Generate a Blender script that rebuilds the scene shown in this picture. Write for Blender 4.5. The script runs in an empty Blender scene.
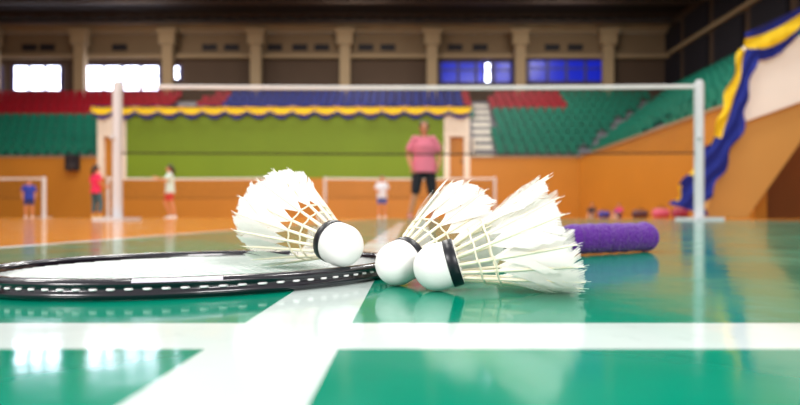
import bpy, bmesh, math, random
import numpy as np
from mathutils import Vector, Matrix
random.seed(7)
sc=bpy.context.scene
F=530.0; HC=0.0406; VX=408.0; VY=217.0
def W(px,py,d): return Vector(((px-VX)/F*d, d, HC-(py-VY)/F*d))
def WX(px,d): return (px-VX)/F*d
def WZ(py,d): return HC-(py-VY)/F*d
def lin(c):
    return tuple(((x/255)/12.92 if x/255<=0.04045 else ((x/255+0.055)/1.055)**2.4) for x in c)+(1,)
# ---------------- materials
def mat(name,rgb,rough=0.6,var=0.12,scale=8,bump=0.0,bscale=60,metal=0,emit=None,es=0,transl=0,coat=0,sheen=0):
    m=bpy.data.materials.new(name); m.use_nodes=True
    nt=m.node_tree; n=nt.nodes; l=nt.links
    b=n['Principled BSDF']; out=n['Material Output']
    b.inputs['Roughness'].default_value=rough; b.inputs['Metallic'].default_value=metal
    c=lin(rgb)
    tc=n.new('ShaderNodeTexCoord')
    nz=n.new('ShaderNodeTexNoise'); nz.inputs['Scale'].default_value=scale; nz.inputs['Detail'].default_value=4
    l.new(tc.outputs['Object'],nz.inputs['Vector'])
    mx=n.new('ShaderNodeMix'); mx.data_type='RGBA'
    mx.inputs[6].default_value=tuple(x*(1-var) for x in c[:3])+(1,)
    mx.inputs[7].default_value=tuple(min(1,x*(1+var)) for x in c[:3])+(1,)
    l.new(nz.outputs['Fac'],mx.inputs[0]); l.new(mx.outputs[2],b.inputs['Base Color'])
    if bump:
        n2=n.new('ShaderNodeTexNoise'); n2.inputs['Scale'].default_value=bscale; n2.inputs['Detail'].default_value=3
        l.new(tc.outputs['Object'],n2.inputs['Vector'])
        bp=n.new('ShaderNodeBump'); bp.inputs['Strength'].default_value=bump; bp.inputs['Distance'].default_value=0.5/bscale
        l.new(n2.outputs['Fac'],bp.inputs['Height']); l.new(bp.outputs[0],b.inputs['Normal'])
    if emit:
        b.inputs['Emission Color'].default_value=lin(emit); b.inputs['Emission Strength'].default_value=es
    if coat: b.inputs['Coat Weight'].default_value=coat
    if sheen: b.inputs['Sheen Weight'].default_value=sheen
    if transl:
        t=n.new('ShaderNodeBsdfTranslucent'); l.new(mx.outputs[2],t.inputs['Color'])
        ms=n.new('ShaderNodeMixShader'); ms.inputs[0].default_value=transl
        l.new(b.outputs[0],ms.inputs[1]); l.new(t.outputs[0],ms.inputs[2]); l.new(ms.outputs[0],out.inputs['Surface'])
    return m
def mk(name,v,f,mats,mi=None,parent=None,smooth=False):
    me=bpy.data.meshes.new(name); me.from_pydata([tuple(p) for p in v],[],f)
    if not isinstance(mats,(list,tuple)): mats=[mats]
    for m in mats: me.materials.append(m)
    if mi: me.polygons.foreach_set('material_index',mi)
    if smooth: me.polygons.foreach_set('use_smooth',[True]*len(me.polygons))
    me.update()
    o=bpy.data.objects.new(name,me); sc.collection.objects.link(o)
    if parent: o.parent=parent
    return o
def empty(name,loc=(0,0,0)):
    o=bpy.data.objects.new(name,None); o.location=loc; o.empty_display_size=0.1
    sc.collection.objects.link(o); return o
class M:
    def __init__(s): s.v=[];s.f=[];s.m=[]
    def box(s,x0,x1,y0,y1,z0,z1,m=0):
        b=len(s.v)
        s.v+=[(x0,y0,z0),(x1,y0,z0),(x1,y1,z0),(x0,y1,z0),(x0,y0,z1),(x1,y0,z1),(x1,y1,z1),(x0,y1,z1)]
        for q in ((0,3,2,1),(4,5,6,7),(0,1,5,4),(1,2,6,5),(2,3,7,6),(3,0,4,7)):
            s.f.append(tuple(b+i for i in q)); s.m.append(m)
    def poly(s,pts,y0,y1,m=0):  # prism from (x,z) outline
        b=len(s.v);n=len(pts)
        s.v+=[(p[0],y0,p[1]) for p in pts]+[(p[0],y1,p[1]) for p in pts]
        s.f.append(tuple(b+i for i in range(n))); s.f.append(tuple(b+n+i for i in reversed(range(n)))); s.m+=[m,m]
        for i in range(n):
            j=(i+1)%n; s.f.append((b+i,b+n+i,b+n+j,b+j)); s.m.append(m)
    def tube(s,pts,rad,seg=12,m=0,flat=None):
        pts=[Vector(p) for p in pts]; n=len(pts); b=len(s.v)
        ref=None
        for i,p in enumerate(pts):
            t=(pts[min(i+1,n-1)]-pts[max(i-1,0)]).normalized()
            if flat is not None: a=Vector(flat)
            else:
                a=ref if ref is not None else (Vector((1,0,0)) if abs(t.x)<0.9 else Vector((0,1,0)))
            a=(a-t*a.dot(t)).normalized(); c=t.cross(a); ref=a
            r=rad[i] if isinstance(rad,(list,tuple)) else rad
            ra,rb=(r if isinstance(r,(list,tuple)) else (r,r))
            for k in range(seg):
                th=2*math.pi*k/seg
                s.v.append(tuple(p+a*math.cos(th)*ra+c*math.sin(th)*rb))
        for i in range(n-1):
            for k in range(seg):
                k2=(k+1)%seg
                s.f.append((b+i*seg+k,b+i*seg+k2,b+(i+1)*seg+k2,b+(i+1)*seg+k)); s.m.append(m)
        s.f.append(tuple(b+k for k in reversed(range(seg)))); s.m.append(m)
        s.f.append(tuple(b+(n-1)*seg+k for k in range(seg))); s.m.append(m)
    def ball(s,c,r,m=0,nu=14,nv=9):
        rx,ry,rz=(r if isinstance(r,(list,tuple)) else (r,r,r)); b=len(s.v)
        s.v.append((c[0],c[1],c[2]-rz))
        for j in range(1,nv):
            ph=-math.pi/2+math.pi*j/nv
            for k in range(nu):
                th=2*math.pi*k/nu
                s.v.append((c[0]+rx*math.cos(ph)*math.cos(th),c[1]+ry*math.cos(ph)*math.sin(th),c[2]+rz*math.sin(ph)))
        s.v.append((c[0],c[1],c[2]+rz)); e=len(s.v)-1
        for k in range(nu):
            k2=(k+1)%nu
            s.f.append((b,b+1+k2,b+1+k)); s.m.append(m)
            for j in range(nv-2):
                s.f.append((b+1+j*nu+k,b+1+j*nu+k2,b+1+(j+1)*nu+k2,b+1+(j+1)*nu+k)); s.m.append(m)
            s.f.append((b+1+(nv-2)*nu+k,b+1+(nv-2)*nu+k2,e)); s.m.append(m)
    def obj(s,name,mats,parent=None,smooth=False): return mk(name,s.v,s.f,mats,s.m,parent,smooth)

XL=-28.5
# ---------------- floor
def floor_mat():
    m=bpy.data.materials.new('court_floor'); m.use_nodes=True
    nt=m.node_tree;n=nt.nodes;l=nt.links; b=n['Principled BSDF']
    g=n.new('ShaderNodeNewGeometry'); sp=n.new('ShaderNodeSeparateXYZ'); l.new(g.outputs['Position'],sp.inputs[0])
    def mth(op,a,bv):
        q=n.new('ShaderNodeMath'); q.operation=op
        for i,x in enumerate((a,bv)):
            if x is None: continue
            if isinstance(x,(int,float)): q.inputs[i].default_value=x
            else: l.new(x,q.inputs[i])
        return q.outputs[0]
    def rect(x0,x1,y0,y1):
        r=mth('MULTIPLY',mth('GREATER_THAN',sp.outputs[0],x0),mth('LESS_THAN',sp.outputs[0],x1))
        r2=mth('MULTIPLY',mth('GREATER_THAN',sp.outputs[1],y0),mth('LESS_THAN',sp.outputs[1],y1))
        return mth('MULTIPLY',r,r2)
    def mix(fac,a,c):
        q=n.new('ShaderNodeMix'); q.data_type='RGBA'
        if isinstance(fac,float): q.inputs[0].default_value=fac
        else: l.new(fac,q.inputs[0])
        for i,x in ((6,a),(7,c)):
            if isinstance(x,tuple): q.inputs[i].default_value=x
            else: l.new(x,q.inputs[i])
        return q.outputs[2]
    nz=n.new('ShaderNodeTexNoise'); nz.inputs['Scale'].default_value=9; nz.inputs['Detail'].default_value=6
    l.new(g.outputs['Position'],nz.inputs['Vector'])
    green=mix(nz.outputs['Fac'],lin((0,118,92)),lin((0,148,120)))
    br=n.new('ShaderNodeTexBrick'); br.inputs['Scale'].default_value=1; br.inputs['Brick Width'].default_value=1.2; br.inputs['Row Height'].default_value=0.09
    br.inputs['Mortar Size'].default_value=0.003
    br.inputs['Color1'].default_value=lin((212,134,46)); br.inputs['Color2'].default_value=lin((224,148,60)); br.inputs['Mortar'].default_value=lin((170,95,30))
    l.new(g.outputs['Position'],br.inputs['Vector'])
    mat_area=rect(-0.52,3.9,-3,12.9)
    col=mix(mat_area,br.outputs['Color'],green)
    white=mix(nz.outputs['Fac'],lin((192,210,205)),lin((218,228,225)))
    lines=[(-3.05,3.05,.163,.203),(-.0625,-.0215,-.6,3.86),(3.01,3.05,-.6,12.5),(2.55,2.59,-.6,12.5),(-0.52,3.05,3.82,3.86),(-.52,3.05,7.74,7.78),(-.56,-.52,.203,12.5)]
    acc=None
    for r in lines:
        k=rect(*r); acc=k if acc is None else mth('MAXIMUM',acc,k)
    col=mix(acc,col,white)
    n3=n.new('ShaderNodeTexNoise'); n3.inputs['Scale'].default_value=70; n3.inputs['Detail'].default_value=8; n3.inputs['Roughness'].default_value=.7
    l.new(g.outputs['Position'],n3.inputs['Vector'])
    rp=n.new('ShaderNodeMapRange'); rp.inputs[1].default_value=.58; rp.inputs[2].default_value=.75; rp.inputs[3].default_value=0; rp.inputs[4].default_value=.22
    l.new(n3.outputs['Fac'],rp.inputs[0])
    col=mix(rp.outputs[0],col,lin((50,96,84)))
    l.new(col,b.inputs['Base Color'])
    rr=n.new('ShaderNodeMapRange'); rr.inputs[1].default_value=.3; rr.inputs[2].default_value=.7; rr.inputs[3].default_value=.07; rr.inputs[4].default_value=.16
    l.new(nz.outputs['Fac'],rr.inputs[0]); l.new(rr.outputs[0],b.inputs['Roughness'])
    n4=n.new('ShaderNodeTexNoise'); n4.inputs['Scale'].default_value=28; n4.inputs['Detail'].default_value=2
    l.new(g.outputs['Position'],n4.inputs['Vector'])
    bp=n.new('ShaderNodeBump'); bp.inputs['Strength'].default_value=.12; bp.inputs['Distance'].default_value=.002
    l.new(n4.outputs['Fac'],bp.inputs['Height']); l.new(bp.outputs[0],b.inputs['Normal'])
    b.inputs['IOR'].default_value=1.45
    return m
fl=M(); fl.box(XL,22,-6,36,-0.2,0); fl.obj('floor',floor_mat())

# ---------------- hall shell
m_orange=mat('orange_panel',(180,120,38),.4,.1,.6)
m_green=mat('green_wall',(106,136,16),.7,.12,.5)
m_cream=mat('cream_plaster',(226,218,204),.8,.05,2)
m_beige=mat('beige_plaster',(118,98,74),.85,.08,1)
m_brown=mat('brown_recess',(78,60,46),.85,.1,1)
m_dark=mat('dark_ceiling',(26,18,15),.9,.15,1)
m_dark2=mat('dark_void',(20,16,26),.7,.1,1)
m_conc=mat('concrete',(130,128,134),.85,.08,2)
m_col=mat('column_plaster',(152,130,100),.8,.06,2)
m_win=mat('window_daylight',(220,230,255),.3,0,1,emit=(228,234,255),es=9)
m_bwin=mat('window_blue',(20,40,190),.3,.1,1,emit=(18,30,180),es=.45)
m_frame=mat('window_frame',(60,56,120),.5)
DW=26.0
wl=M(); wl.box(XL,WX(97,DW),DW,DW+.3,0,2.95); wl.obj('wall_front_left',m_orange)
wl=M(); wl.box(WX(97,DW),WX(470,DW),DW,DW+.3,0,1.95); wl.obj('wall_front_center',m_orange)
wl=M(); wl.box(WX(470,DW),8.4,DW,DW+.3,0,2.95); wl.obj('wall_front_right',m_orange)
gw=M(); gw.box(WX(126,DW),WX(444,DW),DW+.02,DW+.3,1.95,5.05)
gw.obj('wall_green',m_green)
for i,(a,b) in enumerate(((97,126),(444,470))):
    ct=M()
    x0,x1=WX(a,DW)+.003,WX(b,DW)-.003
    ct.box(x0,x1,DW+.02,DW+.3,4.0,5.05,0)
    ct.box(x0,x0+.28,DW+.02,DW+.3,1.953,4.0,0); ct.box(x1-.28,x1,DW+.02,DW+.3,1.953,4.0,0)
    ct.box(x0+.28,x1-.28,DW+.2,DW+.3,1.953,4.0,1)
    ct.box(x1-.42,x1-.36,DW+.14,DW+.2,2.7,2.9,2)
    ct.obj('door_%d'%(i+1),[m_cream,m_orange,m_dark2])
sr=M(); sr.box(8.4,8.7,12.85,DW+.3,0,2.95); sr.obj('wall_right_stand',m_orange)
cap=M(); cap.box(XL,WX(97,DW),DW-.05,DW+.29,2.95,3.03); cap.box(WX(470,DW),8.7,DW-.05,DW+.29,2.95,3.03); cap.box(8.35,8.69,12.85,DW-.06,2.95,3.03)
cap.obj('trim_1',m_col)
sb=M(); x=WX(75,DW); sb.box(x-.28,x+.28,DW-.35,DW-.05,2.3,3.05,0); sb.tube([(x,DW-.35,2.52),(x,DW-.38,2.52)],[.17,.15],16,1); sb.tube([(x,DW-.35,2.85),(x,DW-.37,2.85)],[.08,.07],12,1)
sb.obj('loudspeaker',[m_dark2,mat('speaker_cone',(50,46,50),.5)])
# bleachers
gs=M()
NR=9
for k in range(NR):
    d0=DW+.31+.85*k; z1=3.0+.53*k
    xr=8.71+.85*k+.85
    segs=[(XL+.02,WX(97,DW)),(WX(470,DW),xr)] if k<4 else [(XL+.02,xr)]
    for a,b in segs: gs.box(a,b,d0,d0+.85,0 if k==0 else z1-1.0,z1)
    x0=8.71+.85*k
    gs.box(x0,x0+.85,14.7,d0,0 if k==0 else z1-1.0,z1)
gs.box(XL+.02,16.5,DW+.31+.85*NR,35.1,6.9,7.24)
lst=(-14.9,-13.3); rst=(3.15,4.45)
for (a,b) in (lst,rst):
    for k in range(NR-1):
        d0=DW+.31+.85*k; z1=3.0+.53*k
        gs.box(a+.1*k+.15,b+.1*k-.15,d0+.42,d0+.85,z1-.01,z1+.26,1)
        gs.box(a+.1*k+.15,b+.1*k-.15,d0+.0,d0+.42,z1-.01,z1+.004,1)
    gs.box(a+.05,a+.15,DW+.32,DW+.4,3.002,3.9,1)
gs.obj('grandstand',[m_conc,m_cream])
m_teal=mat('seat_teal',(0,110,88),.5,.2,2); m_red=mat('seat_red',(150,2,28),.5,.2,2); m_blue=mat('seat_blue',(12,30,120),.5,.15,2)
st=M()
def seat(x,y,z,m,side=False):
    def bx(a0,a1,b0,b1,c0,c1):
        if side: st.box(x+b0,x+b1,y+a0,y+a1,z+c0,z+c1,m)
        else: st.box(x+a0,x+a1,y+b0,y+b1,z+c0,z+c1,m)
    bx(-.21,.21,.12,.5,.36,.42); bx(-.21,.21,.5,.56,.40,.82); bx(-.19,.19,.12,.15,.2,.36); bx(-.05,.05,.2,.45,0.002,.36)
for k in range(NR):
    d0=DW+.31+.85*k; z1=3.0+.53*k; x=XL+.4; xe=8.5+.85*k
    while x<xe:
        inl=lst[0]+(.10*k)<x<lst[1]+.1*k; inr=rst[0]+.1*k<x<rst[1]+.1*k
        mid=WX(97,DW)-.3<x<WX(470,DW)+.3
        if not inl and not inr and not (mid and k<5):
            if -11<x<2.2+.15*k: c=2
            elif x<0: c=0 if k<5 else 1
            else: c=0 if (k<6 or x>9.5) else 1
            seat(x,d0,z1,c)
        x+=.52
    x0=8.71+.85*k; y=15.0
    while y<d0-.4:
        if not (18.6<y<19.8): seat(x0,y,z1,0,True)
        y+=.52
st.obj('stadium_seats',[m_teal,m_red,m_blue])
# back upper wall
DB=35.2
bw=M()
bw.box(XL,17.2,DB,DB+.4,0,10.6,1); bw.box(XL,17.2,DB-.05,DB+.4,10.6,12.2,0)
bw.obj('wall_back',[m_beige,m_brown])
tb=M(); tb.box(XL,17.2,DB-.4,DB-.06,10.5,10.72); tb.box(XL,17.2,DB-.4,DB-.06,12.2,12.75); tb.obj('trim_2',m_col)
for i,px in enumerate((-8,80,168,256,345,432,520,608)):
    X=WX(px,DB-.8); c=M(); d=DB-.95
    c.box(X-.33,X+.33,d,d+.44,7.25,12.0); c.box(X-.5,X+.5,d-.1,d+.44,11.2,11.9); c.box(X-.62,X+.62,d-.15,d+.44,11.9,12.2); c.box(X-.42,X+.42,d-.06,d+.44,7.25,7.6)
    c.obj('column' if i==0 else 'column.%03d'%i,m_col)
wi=0
def window(px0,px1,py0,py1,m,nm,d=DB):
    global wi; wi+=1
    x0,x1=WX(px0,d),WX(px1,d); z0,z1=WZ(py1,d),WZ(py0,d)
    e=empty('window_%d'%wi,((x0+x1)/2,d-.05,(z0+z1)/2))
    hw,hh=(x1-x0)/2,(z1-z0)/2
    g=M(); g.box(-hw,hw,0,.03,-hh,hh); g.obj('glass',m,e)
    f=M()
    for t in range(nm+1):
        x=-hw+2*hw*t/nm; f.box(x-.1,x+.1,-.05,.0,-hh,hh)
    f.box(-hw,hw,-.05,0,-hh-.06,-hh+.06); f.box(-hw,hw,-.05,0,hh-.06,hh+.06); f.box(-hw,hw,-.04,0,-.05+hh*.2,.05+hh*.2)
    f.obj('frame',m_frame,e)
window(-14,2,66,92,m_win,1); window(14,62,66,91,m_win,3); window(86,160,66,91,m_win,4); window(174,181,66,80,m_win,1)
window(440,512,62,83,m_bwin,4); window(528,604,60,82,m_bwin,4); window(484,491,63,83,m_win,1,DB-.1)
vt=M()
for px in (30,48,120,210,232,275,300,322,366,388,455,480,552,575):
    X=WX(px,DB); z=WZ(48,DB)
    for q in range(3): vt.box(X-.45,X+.45,DB-.1,DB-.05,z-.15+q*.12,z-.09+q*.12)
    vt.box(X-.5,X+.5,DB-.07,DB-.05,z-.2,z+.24)
vt.obj('wall_vents',m_dark2)
ce=M(); ce.box(XL,17.6,17,DB+.4,12.95,13.2); ce.obj('ceiling',m_dark)
tr=M()
for d in (20,23.5,27,30.5,33.6):
    tr.box(XL,17,d-.12,d+.12,12.3,12.42); tr.box(XL,17,d-.12,d+.12,12.8,12.94)
    x=XL
    while x<15.4:
        tr.tube([(x,d,12.4),(x+.75,d,12.85)],.05,6); tr.tube([(x+.75,d,12.85),(x+1.5,d,12.4)],.05,6); x+=1.5
tr.obj('ceiling_truss',mat('truss_steel',(58,42,32),.6))
sw=M(); sw.box(XL-.3,XL,-6,DB+.4,0,13.2); sw.obj('wall_left',m_beige)
rw=M(); rw.box(17.25,17.6,-6,DB,0,12.95,0)
for d in np.arange(14,34,3.2):
    rw.box(17.05,17.25,d+.3,d+2.8,8.4,10.5,1); rw.box(17.05,17.25,d+.3,d+2.8,10.95,12.4,1)
rw.box(17.0,17.25,13,DB,10.62,10.85,2)
rw.obj('wall_right',[m_brown,m_dark2,m_col])
# ---------------- bunting
m_cy=mat('cloth_yellow',(232,196,16),.8,.1,3); m_cb=mat('cloth_blue',(8,34,138),.8,.15,3)
def bunting(name,path,h,nsw,fold=.06,drop=Vector((0,0,-1)),rm=(1,1,0,0,1,1)):
    b=M(); per=16; N=nsw*per
    P=[Vector(p) for p in path]; cum=[0]
    for i in range(1,len(P)): cum.append(cum[-1]+(P[i]-P[i-1]).length)
    def at(t):
        s=t*cum[-1]
        for i in range(1,len(P)):
            if s<=cum[i]+1e-9:
                return P[i-1].lerp(P[i],(s-cum[i-1])/max(1e-9,cum[i]-cum[i-1]))
        return P[-1]
    rows=[0,.12,.25,.45,.7,.85,1.0]
    for i in range(N+1):
        t=i/N; u=(i%per)/per; sag=4*u*(1-u); p=at(t)
        for j,r in enumerate(rows):
            q=p+drop*(h*r*(.55+.45*sag)) + Vector((0,-1,0))*(.03+fold*math.sin(r*9+sag*3)*(.4+sag)+fold*.5*math.sin(i*1.7)*r)
            b.v.append(tuple(q))
    R=len(rows)
    for i in range(N):
        for j in range(R-1):
            b.f.append((i*R+j,i*R+j+1,(i+1)*R+j+1,(i+1)*R+j)); b.m.append(rm[j])
    return b.obj(name,[m_cy,m_cb],None,True)
bunting('bunting',[(WX(95,DW)-.1,DW-.16,5.46),(WX(470,DW)+.05,DW-.16,5.48)],.64,17,.06,Vector((0,0,-1)),(1,0,0,0,1,1))
ra=M(); ra.box(WX(95,DW),WX(470,DW),DW-.02,DW+.12,5.06,5.5); ra.obj('balcony_parapet',m_cb)
# ---------------- near right stand
DN=12.4
def pz(L,d=DN): return [(WX(a,d),WZ(b,d)) for a,b in L]
ns=M()
ns.poly(pz([(738,124),(800,102),(930,52),(930,10),(800,36),(752,42)][::-1]),DN,DN+.35,0)
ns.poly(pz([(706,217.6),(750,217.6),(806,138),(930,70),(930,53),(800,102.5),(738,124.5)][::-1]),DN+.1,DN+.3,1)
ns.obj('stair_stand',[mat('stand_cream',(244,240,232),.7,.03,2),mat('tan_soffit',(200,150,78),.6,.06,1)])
br=M(); br.box(WX(738,DN+2),17.2,DN+2.0,DN+2.2,0,WZ(80,DN+2)); br.obj('wall_stand_brown',mat('brown_wood',(122,68,26),.5,.1,1))
bunting('bunting.001',[W(930,-40,DN-.12),W(800,8,DN-.12),W(744,34,DN-.12)],.85,3,.06)
def ribbon(name,cl,wd,d):
    b=M(); n=60
    pts=[Vector((WX(x,d),d,WZ(y,d))) for x,y in cl]
    cols=9
    for i in range(n+1):
        s=i/n*(len(pts)-1); k=min(int(s),len(pts)-2); p=pts[k].lerp(pts[k+1],s-k)
        t=(pts[k+1]-pts[k]).normalized(); nn=Vector((t.z,0,-t.x))
        if nn.x<0: nn=-nn
        ww=wd[0]+(wd[1]-wd[0])*i/n; ww*=1+.18*math.sin(i*.55)
        for j in range(cols):
            u=j/(cols-1)-.5
            b.v.append(tuple(p+nn*u*ww+Vector((0,-.05-.05*math.sin(u*14+i*.3),0))))
    for i in range(n):
        for j in range(cols-1):
            yl = j<3 if i<30 else (j==0 and (i%12)<9)
            b.f.append((i*cols+j,i*cols+j+1,(i+1)*cols+j+1,(i+1)*cols+j)); b.m.append(0 if yl else 1)
    b.obj(name,[m_cy,m_cb],None,True)
ribbon('bunting.002',[(747,52),(738,88),(730,122),(714,158),(694,190),(688,210)],(.42,.8),DN-.1)
# ---------------- nets
m_post=mat('post_white',(206,206,210),.4,.04); m_tape=mat('tape_white',(220,220,220),.8,.03); m_mesh=mat('net_cord',(40,24,20),.9)
def net(name,x0,x1,d,H=1.53,prad=.05,full=True):
    e=empty(name,((x0+x1)/2,d,0)); hw=(x1-x0)/2
    for i,x in enumerate((-hw,hw)):
        p=M(); p.tube([(x,0,0.03),(x,0,H),(x,0,H+.02)],[prad,prad,prad*.7],16); p.box(x-.16,x+.16,-.2,.2,0,.035)
        p.tube([(x-.02,-.02,.9),(x-.02,-.09,.9)],.02,8); p.ball((x,0,H+.02),(prad*.8,prad*.8,.02))
        p.obj('post_%d'%(i+1),m_post,e,False)
    t=M(); n=24; th_=.021 if full else .034
    def zt(x): return H-.015*(1-(x/hw)**2)
    for i in range(n):
        a=-hw+2*hw*i/n; b=-hw+2*hw*(i+1)/n
        t.tube([(a,0,zt(a)-.03),(b,0,zt(b)-.03)],[(th_,.006)]*2,8,0,flat=(0,0,1))
    t.obj('tape',m_tape,e)
    g=M(); sp=.022 if full else .05; th=.0010 if full else .0018
    nx=int(2*hw/sp)
    for i in range(nx+1):
        x=-hw+2*hw*i/nx; b=len(g.v)
        g.v+=[(x-th,0,H-.76),(x+th,0,H-.76),(x+th,0,zt(x)-.05),(x-th,0,zt(x)-.05)]; g.f.append((b,b+1,b+2,b+3)); g.m.append(0)
    for j in range(int(.72/sp)+1):
        z=H-.76+j*sp; b=len(g.v); g.v+=[(-hw,0,z-th),(hw,0,z-th),(hw,0,z+th),(-hw,0,z+th)]; g.f.append((b,b+1,b+2,b+3)); g.m.append(0)
    g.tube([(-hw,0,H-.76),(0,0,H-.775),(hw,0,H-.76)],.010 if full else .012,6)
    g.obj('net_mesh',m_mesh,e)
net('badminton_net',WX(117.5,5.8),WX(699,5.8),5.8,1.5,.05)
net('badminton_net.001',WX(108,20),WX(263,20),20,1.52,.05,False)
net('badminton_net.002',WX(325,20),WX(495,20),20,1.52,.05,False)
net('badminton_net.003',WX(-118,20),WX(44,20),20,1.52,.07,False)

# ---------------- shuttlecocks
m_cork=mat('cork_white_leather',(236,234,231),.42,.04,90,.15,900)
m_band=mat('band_black',(12,14,24),.35,.1)
m_vane=mat('feather_vane',(255,250,246),.5,.02,350,transl=.3)
m_quill=mat('feather_quill',(252,242,216),.4,.04,100)
m_thr=mat('binding_thread',(240,232,208),.6)
def shuttle(name,cx,cd,cz,dx,dy,support,seed,roll=0,ragged=1.0):
    rnd=random.Random(seed)
    q=M()
    R=.0130
    prof=[]
    for i in range(1,11):
        a=-math.pi/2+ (math.pi/2)*i/10; prof.append((R*math.cos(a),R*math.sin(a)))
    prof+=[(R,.003),(R*.985,.0065)]
    bprof=[(R*1.0,.0065),(R*1.015,.0068),(R*1.01,.0112),(R*.95,.0122)]
    tprof=[(R*.95,.0122),(R*.86,.0128),(.006,.0125)]
    seg=40
    def rev(pr,m,cap0=False,cap1=False):
        b=len(q.v)
        for r,z in pr:
            for k in range(seg):
                th=2*math.pi*k/seg; q.v.append((r*math.cos(th),r*math.sin(th),z))
        for i in range(len(pr)-1):
            for k in range(seg):
                k2=(k+1)%seg; q.f.append((b+i*seg+k,b+i*seg+k2,b+(i+1)*seg+k2,b+(i+1)*seg+k)); q.m.append(m)
        if cap0: q.f.append(tuple(b+k for k in reversed(range(seg)))); q.m.append(m)
        if cap1: q.f.append(tuple(b+(len(pr)-1)*seg+k for k in range(seg))); q.m.append(m)
    prof=[(.0006,-R)]+prof
    rev(prof,0,cap0=True); rev(bprof,1); rev(tprof,0,cap1=True)
    nb=len(q.v)
    NF=16; rb=.0098; zb=.0105; rt=.0325; zt=.0715
    L0=math.hypot(rt-rb,zt-zb)
    for i in range(NF):
        th=2*math.pi*i/NF+rnd.uniform(-.03,.03)
        er=Vector((math.cos(th),math.sin(th),0)); et=Vector((-math.sin(th),math.cos(th),0))
        fl_=math.atan2(rt-rb,zt-zb)+rnd.uniform(-.03,.03)*ragged
        D=(er*math.sin(fl_)+Vector((0,0,1))*math.cos(fl_)+et*rnd.uniform(-.03,.03)*ragged).normalized()
        Bp=er*rb+Vector((0,0,zb))
        N0=(er-D*er.dot(D)).normalized()
        tw=math.radians(14+rnd.uniform(-5,5)*ragged)
        T0=D.cross(N0).normalized()
        if T0.dot(et)<0: T0=-T0
        T=(T0*math.cos(tw)+N0*math.sin(tw)).normalized(); Nn=(N0*math.cos(tw)-T0*math.sin(tw)).normalized()
        L=L0+rnd.uniform(-.003,.002)*ragged
        bend=rnd.uniform(-.4,.8)
        def P(s,x,off=0):
            return Bp+D*s+T*x+Nn*(-14*x*x+off+bend*(s-.03)**2*(1 if s>.03 else 0))
        pts=[P(s,0,.0004) for s in (-.001,.01,.02,.03,.045,.058,L)]
        q.tube(pts,[.00105,.00100,.00092,.00088,.00072,.0005,.0002],7,2)
        for side in (-1,1):
            Wd=.0122 if side>0 else .0092
            Nb=58; s0=.0225+rnd.uniform(-.001,.001); sp=(L-.0015-s0)/(Nb-1)
            gj=0; gl=0; gcut=1
            for j in range(Nb):
                u=j/(Nb-1); s=s0+sp*j
                if gl<=0: gl=rnd.randint(5,12); gj=rnd.gauss(0,.04)*ragged; gcut=1-abs(rnd.gauss(0,.035))*ragged*(1 if rnd.random()<.85 else 4)
                gl-=1
                a=math.radians(38)*(1 if u<.78 else 1-.8*(u-.78)/.22)
                w=Wd*min(1,.15+u/.2)
                ln=w/math.sin(a) if a>.2 else .02
                for _ in range(2):
                    x=ln*math.sin(a); Lm=L+.003-38*x*x
                    if s+ln*math.cos(a)>Lm: ln=max(.0015,(Lm-s)/math.cos(a))
                ln*=gcut*rnd.uniform(.94,1.03)
                a2=a+gj+rnd.uniform(-.012,.012)
                b=len(q.v); hs=sp*.66
                for k in range(5):
                    t=k/4; aa=a2*(1.08-.16*t)
                    x=side*ln*math.sin(aa)*t; y=s+ln*math.cos(aa)*t; h=hs*(1 if t<.8 else .6)
                    o=.00007*(j%3)
                    q.v.append(tuple(P(y-h,x,o))); q.v.append(tuple(P(y+h,x,o+.00008)))
                for k in range(4):
                    q.f.append((b+2*k,b+2*k+1,b+2*k+3,b+2*k+2)); q.m.append(3)
    for zz in (.0225,.0305):
        rr=rb+(rt-rb)*(zz-zb)/(zt-zb)
        pts=[]
        for k in range(65):
            th=2*math.pi*k/64; r2=rr+.0009+.0003*math.cos(16*th)
            pts.append((r2*math.cos(th),r2*math.sin(th),zz+.0003*math.sin(8*th)))
        q.tube(pts,.0006,6,4)
    V=np.array(q.v)
    hdir=Vector((dx,dy,0)).normalized()
    for deg in np.arange(5,35,.25):
        th=math.radians(deg); ax=hdir*math.cos(th)+Vector((0,0,math.sin(th)))
        up=Vector((0,0,1)); xx=up.cross(ax).normalized(); yy=ax.cross(xx)
        Rm=Matrix((xx,yy,ax)).transposed() @ Matrix.Rotation(roll,3,'Z')
        z=V[nb:]@np.array(Rm[2])+cz
        if np.percentile(z,.15)>=support: break
    Mx=Rm.to_4x4(); Mx.translation=Vector((cx,cd,cz))
    o=q.obj(name,[m_cork,m_band,m_quill,m_vane,m_thr],None,True)
    o.matrix_world=Mx
    print(name,'pitch',deg)
    return o
shuttle('shuttlecock',WX(342,.318),.318,.0236,-.048,.046,.0065,1,.1,.9)
shuttle('shuttlecock.001',WX(397,.313),.313,.0131,.046,.051,.0003,2,.3,1.0)
shuttle('shuttlecock.002',WX(437,.291),.291,.0131,.072,-.008,.0003,8,.15,1.1)

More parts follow.
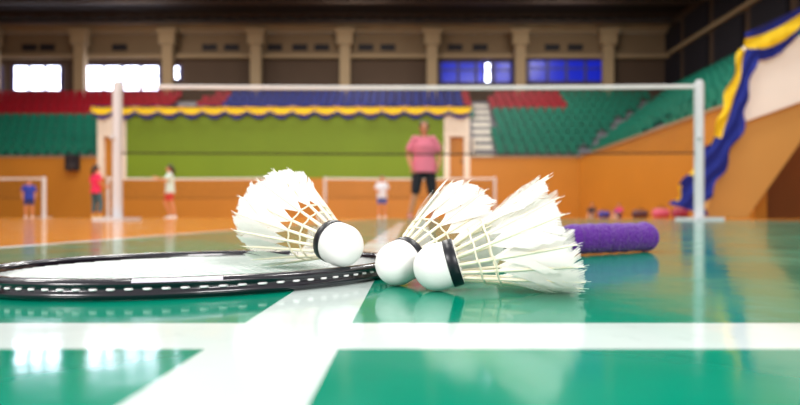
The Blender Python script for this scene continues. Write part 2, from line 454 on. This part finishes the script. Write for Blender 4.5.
# ---------------- racket
m_fr=mat('racket_frame_black',(16,13,26),.22,.1,coat=.6)
m_fw=mat('racket_accent_white',(205,200,214),.35)
m_str=mat('racket_string',(250,250,246),.35)
m_grip=mat('grip_purple',(88,16,140),.95,.35,500,1.0,1100,sheen=.3)
ang=math.radians(31)
rk=empty('badminton_racket',(-.135,.372,0)); rk.rotation_euler=(0,0,ang)
A,B=.13,.106
def el(t):
    c,s=math.cos(t),math.sin(t)
    x=A*(abs(c)**.94)*(1 if c>=0 else -1); y=B*(abs(s)**.94)*(1 if s>=0 else -1)
    return x,y*(1-.06*max(0,c))
fr=M(); N=160; prof=[(-.0042,.002),(-.0042,.0085),(-.0024,.0105),(.0022,.0106),(.0044,.0088),(.0044,.0074),(.0030,.0066),(.0030,.0046),(.0044,.0038),(.0044,.0018),(.0022,.0002),(-.0024,.0002)]
n=len(prof)
for i in range(N):
    t=2*math.pi*i/N; x,y=el(t); x2,y2=el(t+.01); x1,y1=el(t-.01)
    tx,ty=x2-x1,y2-y1; q=math.hypot(tx,ty); nx,ny=ty/q,-tx/q
    for r,z in prof: fr.v.append((x+nx*r,y+ny*r,z))
for i in range(N):
    i2=(i+1)%N
    for k in range(n):
        k2=(k+1)%n
        mm=0
        if k==3 and (28<i%40<37): mm=1
        fr.f.append((i*n+k,i*n+k2,i2*n+k2,i2*n+k)); fr.m.append(mm)
fr.obj('frame',[m_fr,m_fw],rk,True)
sg=M()
sp=.0078
ts=np.linspace(0,math.pi,2001); ex=np.array([el(t) for t in ts])
for i in range(-16,17):
    u=i*sp
    idx=np.argmin(abs(ex[:,0]-u))
    if abs(ex[idx,0]-u)<.001:
        v=ex[idx,1]-.002
        if v>.03: sg.tube([(u,-v,.0055),(u,v,.0055)],.00034,5)
for i in range(-13,14):
    v=i*sp
    up=ex[np.argmin(abs(ex[:1000,1]-abs(v)))][0] ; lo=ex[1000+np.argmin(abs(ex[1000:,1]-abs(v)))][0]
    if abs(v)<B-.004: sg.tube([(lo+.002,v,.0060),(up-.002,v,.0060)],.00034,5)
for i in range(0,96):
    t=2*math.pi*i/96
    if abs(math.cos(t))>.985 and math.cos(t)>0: continue
    pts=[]
    for dt in (0,.010,.020,.030):
        x,y=el(t+dt); x2,y2=el(t+dt+.01); x1,y1=el(t+dt-.01); tx,ty=x2-x1,y2-y1; q=math.hypot(tx,ty)
        r=.0034 if 0<dt<.030 else .0024
        pts.append((x+ty/q*r,y-tx/q*r,.0056))
    sg.tube(pts,.0007,6)
sg.obj('strings',m_str,rk,True)
sh=M()
sh.tube([(A-.004,0,.0055),(A+.012,0,.0058),(A+.03,0,.006),(A+.035,0,.0062),(.33,0,.0155)],[(.010,.005),(.0065,.005),(.0048,.0045),(.0036,.0036),(.0036,.0036)],14,0,flat=(0,1,0))
sh.tube([(.325,0,.0158),(.335,0,.0162),(.352,0,.0166)],[.006,.0085,.0125],18)
sh.obj('shaft',m_fr,rk,True)
gp=M()
g0,g1=.35,.490; nn=260
seg=110
rg=random.Random(3)
for i in range(nn+1):
    u=g0+(g1-g0)*i/nn
    base=.0140+.0008*math.sin((u-g0)*20)
    e=(u-g0)/(g1-g0)
    if e>.84: base+=.0020*math.sin((e-.84)/.16*math.pi/2)
    if e>.93: base*=math.sqrt(max(.06,1-((e-.93)/.073)**2))
    if e<.05: base*=.9+.1*e/.05
    for kk in range(seg):
        th=2*math.pi*kk/seg
        ph=((u-g0)/.023+th/(2*math.pi))%1
        r=base+.0014*(ph if ph<.85 else (1-ph)/.15)+rg.uniform(-.0010,.0010)
        gp.v.append((u+rg.uniform(-.0003,.0003),r*math.cos(th),.0174+r*math.sin(th)))
for i in range(nn):
    for kk in range(seg):
        k2=(kk+1)%seg; gp.f.append((i*seg+kk,i*seg+k2,(i+1)*seg+k2,(i+1)*seg+kk)); gp.m.append(0)
gp.f.append(tuple(nn*seg+kk for kk in range(seg))); gp.m.append(0); gp.f.append(tuple(reversed(range(seg)))); gp.m.append(0)
gp.obj('grip',m_grip,rk,True)

# ---------------- people
def person(name,x,d,H,shirt,pants,skin,hair,yaw=0,pose=None,pantz=.42,voxel=.009,wide=1.0,longhair=False,shoe=(230,230,230),girl=True):
    e=empty(name,(x,d,0)); e.rotation_euler=(0,0,yaw); S=H/1.65
    pose=pose or {}
    J=dict(hipL=(-.09,0,.86),hipR=(.09,0,.86),kneeL=(-.105,-.015,.47),kneeR=(.105,-.015,.47),ankL=(-.115,.02,.09),ankR=(.115,.02,.09),
      shL=(-.165,0,1.34),shR=(.165,0,1.34),elL=(-.235,.02,1.07),elR=(.235,.02,1.07),wrL=(-.215,-.1,.85),wrR=(.215,-.1,.85),pel=(0,0,.9),ch=(0,0,1.22),neck=(0,0,1.40),head=(0,-.015,1.525))
    J.update(pose); J={k:Vector(v) for k,v in J.items()}
    ms=mat(name+'_skin',skin,.55,.05); mh=mat(name+'_hair',hair,.5,.2,40); mt=mat(name+'_shirt',shirt,.8,.08,10); mp=mat(name+'_pants',pants,.8,.1,10); mshoe=mat(name+'_shoe',shoe,.6)
    def rm(m_,nm,mm,vox,sm=2):
        m_.v=[tuple(c*S for c in v) for v in m_.v]
        o=m_.obj(nm,mm,e,True)
        r=o.modifiers.new('r','REMESH'); r.mode='VOXEL'; r.voxel_size=vox; r.use_smooth_shade=True
        s=o.modifiers.new('s','SMOOTH'); s.iterations=sm; s.factor=.5
        return o
    b=M()
    torso=[J['pel']+Vector((0,0,-.09)),J['pel'],J['pel'].lerp(J['ch'],.4),J['ch'],J['ch'].lerp(J['neck'],.55),J['ch'].lerp(J['neck'],.85)]
    b.tube(torso,[(.12*wide,.085*wide),(.165*wide,.11*wide),(.13*wide,.095*wide),(.155*wide,.105*wide),(.13,.075),(.06,.055)],20,flat=(1,0,0))
    b.tube([J['ch'].lerp(J['neck'],.7),J['neck'],J['head']+Vector((0,.01,-.04))],[.06,.05,.048],14)
    for s_ in 'LR':
        b.tube([J['hip'+s_]+Vector((0,0,.04)),J['hip'+s_].lerp(J['knee'+s_],.35),J['knee'+s_],J['knee'+s_].lerp(J['ank'+s_],.3)+Vector((0,.012,0)),J['ank'+s_],J['ank'+s_]-Vector((0,0,.05))],[.088*wide,.078*wide,.052,.053,.034,.036],14)
        b.ball(J['sh'+s_],.052)
        b.tube([J['ch'].lerp(J['neck'],.5),J['sh'+s_]],[.07,.052],12)
        b.tube([J['sh'+s_],J['sh'+s_].lerp(J['el'+s_],.5),J['el'+s_],J['el'+s_].lerp(J['wr'+s_],.3),J['wr'+s_]],[.05,.044*wide,.036,.036,.025],12)
        dr=(J['wr'+s_]-J['el'+s_]).normalized(); sg_=-1 if s_=='L' else 1
        side=Vector((0,-1,0)); side=(side-dr*side.dot(dr)).normalized()
        pn=dr.cross(side).normalized()
        if pn.x*sg_>0: pn=-pn
        w=J['wr'+s_]
        b.tube([w-dr*.01,w+dr*.03,w+dr*.085],[(.026,.018),(.038,.015),(.04,.012)],12,flat=side)
        for fi,(o_,ln) in enumerate(((.029,.068),(.010,.076),(-.010,.071),(-.028,.056))):
            p=w+dr*.075+side*o_; a=0; pts=[p-dr*.02,p]
            for sgm,cu in ((.45,.35),(.32,.4),(.23,.3)):
                a+=cu; p=p+(dr*math.cos(a)+pn*math.sin(a))*ln*sgm*1.15; pts.append(p)
            b.tube(pts,[.0088,.0088,.0084,.0078,.0065],8)
        p=w+dr*.02+side*.026
        b.tube([p,p+side*.025+dr*.02+pn*.008,p+side*.034+dr*.045+pn*.016,p+side*.034+dr*.066+pn*.024],[.012,.011,.0095,.0075],8)
    h=J['head']
    b.ball(h+Vector((0,.012,.025)),(.075,.092,.09),0,20,14); b.ball(h+Vector((0,-.018,-.035)),(.056,.066,.075),0,18,12)
    b.tube([h+Vector((0,-.092,.018)),h+Vector((0,-.104,-.02)),h+Vector((0,-.088,-.026))],[.009,.014,.012],8)
    for sx in (-1,1): b.ball(h+Vector((sx*.076,.008,-.002)),(.011,.02,.03),0,10,8)
    rm(b,'body',ms,voxel)
    fc=M()
    for sx in (-1,1):
        fc.ball(h+Vector((sx*.029,-.076,.004)),(.013,.010,.008),0,10,8); fc.ball(h+Vector((sx*.029,-.083,.004)),(.006,.005,.006),1,8,6)
        fc.tube([h+Vector((sx*.014,-.086,.022)),h+Vector((sx*.03,-.087,.027)),h+Vector((sx*.046,-.074,.022))],.0035,6,1)
    fc.tube([h+Vector((-.024,-.072,-.058)),h+Vector((0,-.084,-.061)),h+Vector((.024,-.072,-.058))],[.003,.007,.003],8,2)
    fc.v=[tuple(c*S for c in v) for v in fc.v]
    fc.obj('face',[mat('eye_white',(235,235,235),.3),mat('iris_dark',(35,22,16),.3),mat('lips',(178,84,80),.5)],e,True)
    hr=M(); hr.ball(h+Vector((0,.028,.045)),(.084,.093,.088),0,18,12); hr.ball(h+Vector((0,.055,0)),(.078,.066,.085),0,16,10)
    for sx in (-1,1): hr.tube([h+Vector((sx*.05,-.045,.085)),h+Vector((sx*.076,-.02,.04)),h+Vector((sx*.08,.02,.0))],[.02,.014,.016],8)
    if longhair: hr.tube([h+Vector((0,.09,.03)),h+Vector((0,.13,-.03)),h+Vector((.01,.12,-.16)),h+Vector((.02,.11,-.24))],[.035,.045,.035,.012],12)
    rm(hr,'hair',mh,.012)
    s=M()
    hem=J['pel']+Vector((0,0,-.12 if J['pel'].z>.4 else -.02))
    s.tube([hem,J['pel']+Vector((0,0,.01)),J['pel'].lerp(J['ch'],.4),J['ch'],J['ch'].lerp(J['neck'],.5),J['ch'].lerp(J['neck'],.8)],[(.205*wide,.15*wide),(.195*wide,.14*wide),(.172*wide,.128*wide),(.182*wide,.132*wide),(.15,.098),(.085,.072)],22,flat=(1,0,0))
    for s_ in 'LR':
        s.tube([J['ch'].lerp(J['neck'],.45),J['sh'+s_]+Vector((0,0,.0)),J['sh'+s_].lerp(J['el'+s_],.35),J['sh'+s_].lerp(J['el'+s_],.78)],[.088,.068,.070,.076],14)
    rm(s,'shirt',mt,.012)
    p=M()
    p.tube([J['pel']+Vector((0,0,-.11)),J['pel']+Vector((0,0,.04))],[(.165*wide,.118*wide),(.17*wide,.118*wide)],18,flat=(1,0,0))
    for s_ in 'LR':
        hp,kn,an=J['hip'+s_],J['knee'+s_],J['ank'+s_]
        pts=[hp+Vector((0,0,.03)),hp.lerp(kn,.35)]; rr=[.1*wide,.094*wide]
        if pantz>=.5:
            pts.append(hp.lerp(kn,1-(pantz-.47)/.4)); rr.append(.085*wide)
        else:
            pts.append(kn); rr.append(.072*wide); t=(kn.z-pantz)/(kn.z-an.z) if kn.z-an.z>.05 else .3
            pts.append(kn.lerp(an,min(.95,t))); rr.append(.062)
        p.tube(pts,rr,14)
    rm(p,'pants',mp,.012)
    f=M()
    for s_ in 'LR':
        a=J['ank'+s_]
        f.tube([a+Vector((0,.055,-.055)),a+Vector((0,0,-.052)),a+Vector((0,-.08,-.06)),a+Vector((0,-.155,-.066)),a+Vector((0,-.185,-.07))],[(.03,.03),(.038,.038),(.044,.03),(.04,.023),(.022,.014)],14,flat=(1,0,0))
        f.tube([a+Vector((0,0,-.05)),a+Vector((0,0,.01))],[.042,.042],12)
    rm(f,'shoes',mshoe,.01,1)
    return e
SK=(206,140,104)
person('woman',WX(424,8.5),8.5,1.58,(228,122,146),(22,20,32),SK,(40,24,20),0.1,
   dict(elL=(-.27,.01,1.09),elR=(.27,.01,1.09),wrL=(-.23,-.13,.87),wrR=(.23,-.12,.87),kneeL=(-.15,-.06,.47),ankL=(-.24,-.04,.09),kneeR=(.13,-.02,.47),ankR=(.15,.04,.09)),.42,.0075,1.10,False,(190,120,110))
person('child',WX(96,13.2),13.2,1.34,(222,40,88),(60,96,110),SK,(40,24,20),2.6,
   dict(wrL=(-.2,-.2,1.0),kneeL=(-.12,-.08,.47),ankL=(-.15,-.02,.09)),.2,.009,.95,True,(220,180,60))
person('child.001',WX(170,13.2),13.2,1.34,(204,226,220),(196,64,60),SK,(50,30,22),-1.2,
   dict(elR=(.26,-.12,1.15),wrR=(.22,-.34,1.22),kneeL=(-.1,-.14,.48),ankL=(-.12,.0,.09),kneeR=(.12,.05,.47),ankR=(.13,.14,.09)),.56,.009,.95,True)
person('child.002',WX(29,17),17,1.26,(34,56,160),(30,50,120),SK,(40,24,20),.6,None,.56,.012,.95)
person('child.003',WX(382,16.5),16.5,1.33,(216,226,240),(60,94,180),SK,(60,40,30),.2,
   dict(wrL=(-.17,-.24,1.02),wrR=(.16,-.24,1.02)),.56,.012,1.0)
sit=dict(hipL=(-.09,0,.11),hipR=(.09,0,.11),pel=(0,.02,.14),ch=(0,.04,.46),neck=(0,.03,.64),head=(0,.0,.765),shL=(-.165,.03,.58),shR=(.165,.03,.58),elL=(-.24,-.06,.36),elR=(.24,-.06,.36),wrL=(-.15,-.26,.38),wrR=(.15,-.26,.38),
   kneeL=(-.12,-.36,.36),kneeR=(.12,-.36,.36),ankL=(-.11,-.58,.1),ankR=(.11,-.58,.1))
person('child.004',WX(592,22),22,1.15,(40,34,44),(30,30,50),SK,(40,24,20),-.5,sit,.3,.012,1.0)
person('child.005',WX(619,19.4),19.4,1.0,(200,50,110),(40,60,140),SK,(40,24,20),-.8,sit,.3,.012,1.0)
def bag(name,px,d,w,h,col):
    e=empty(name,(WX(px,d),d,0)); mm=mat(name+'_fabric',col,.7,.1); b=M()
    b.tube([(-w/2,0,h*.5),(-w*.47,0,h*.5),(-w*.3,0,h*.52),(w*.3,0,h*.52),(w*.47,0,h*.5),(w/2,0,h*.5)],[(h*.3,h*.3),(h*.45,h*.42),(h*.5,h*.5),(h*.5,h*.5),(h*.45,h*.42),(h*.3,h*.3)],16,flat=(0,0,1))
    b.obj('bag_body',mm,e,True)
    s=M(); pts=[(-w*.22,-h*.1,h*.95)]+[(-w*.22*math.cos(a),-h*.1,h*.95+h*.35*math.sin(a)) for a in np.linspace(.2,math.pi-.2,9)]+[(w*.22,-h*.1,h*.95)]
    s.tube(pts,h*.04,8); s.obj('handle',m_dark2,e,True)
bag('sports_bag',604,20.2,.42,.26,(60,60,150)); bag('sports_bag.001',640,17.6,.5,.26,(80,50,60)); bag('sports_bag.002',661,16,.46,.28,(200,90,120)); bag('sports_bag.003',680,15,.4,.28,(150,50,80))

# ---------------- lights
w=bpy.data.worlds.new('world'); sc.world=w; w.use_nodes=True
w.node_tree.nodes['Background'].inputs[0].default_value=(1,.98,.96,1); w.node_tree.nodes['Background'].inputs[1].default_value=.66
def area(name,loc,size,power,rot=(0,0,0),col=(1,.97,.93)):
    L=bpy.data.lights.new(name,'AREA'); L.shape='RECTANGLE'; L.size=size[0]; L.size_y=size[1]; L.energy=power; L.color=col
    o=bpy.data.objects.new(name,L); o.location=loc; o.rotation_euler=rot; sc.collection.objects.link(o)
i=0
for X in (-12,-3,6):
    for Y,P in ((2,430),(10,500),(18,580),(24,600)):
        area('ceiling_lamp' if i==0 else 'ceiling_lamp.%03d'%i,(X,Y,12.0),(3,1.5),P); i+=1
for X in (-16,-3,9):
    area('stand_lamp' if X==-16 else 'stand_lamp.%03d'%(X+10),(X,28,12.0),(3,1),330,(math.radians(25),0,0),(1,.93,.82))
for k,X in enumerate((-5,3.5)):  # added fill lights behind the camera, brighten the shuttlecocks from the front
    area('front_fill' if k==0 else 'front_fill.001',(X,-5.5,3.4),(2.2,1.4),(430,330)[k],(math.radians(62),0,(-.7 if X<0 else .55)),(1,.97,.96))

cam=bpy.data.cameras.new('camera'); co=bpy.data.objects.new('camera',cam); sc.collection.objects.link(co); sc.camera=co
co.location=(0,0,HC); co.rotation_euler=(math.pi/2,0,0)
cam.sensor_width=36; cam.lens=F/800*36; cam.shift_x=-8/800; cam.shift_y=14.5/800; cam.clip_start=.01; cam.clip_end=200
cam.dof.use_dof=True; cam.dof.focus_distance=.30; cam.dof.aperture_fstop=7.2
try: sc.view_settings.view_transform='Standard'
except Exception as ex_: print(ex_)
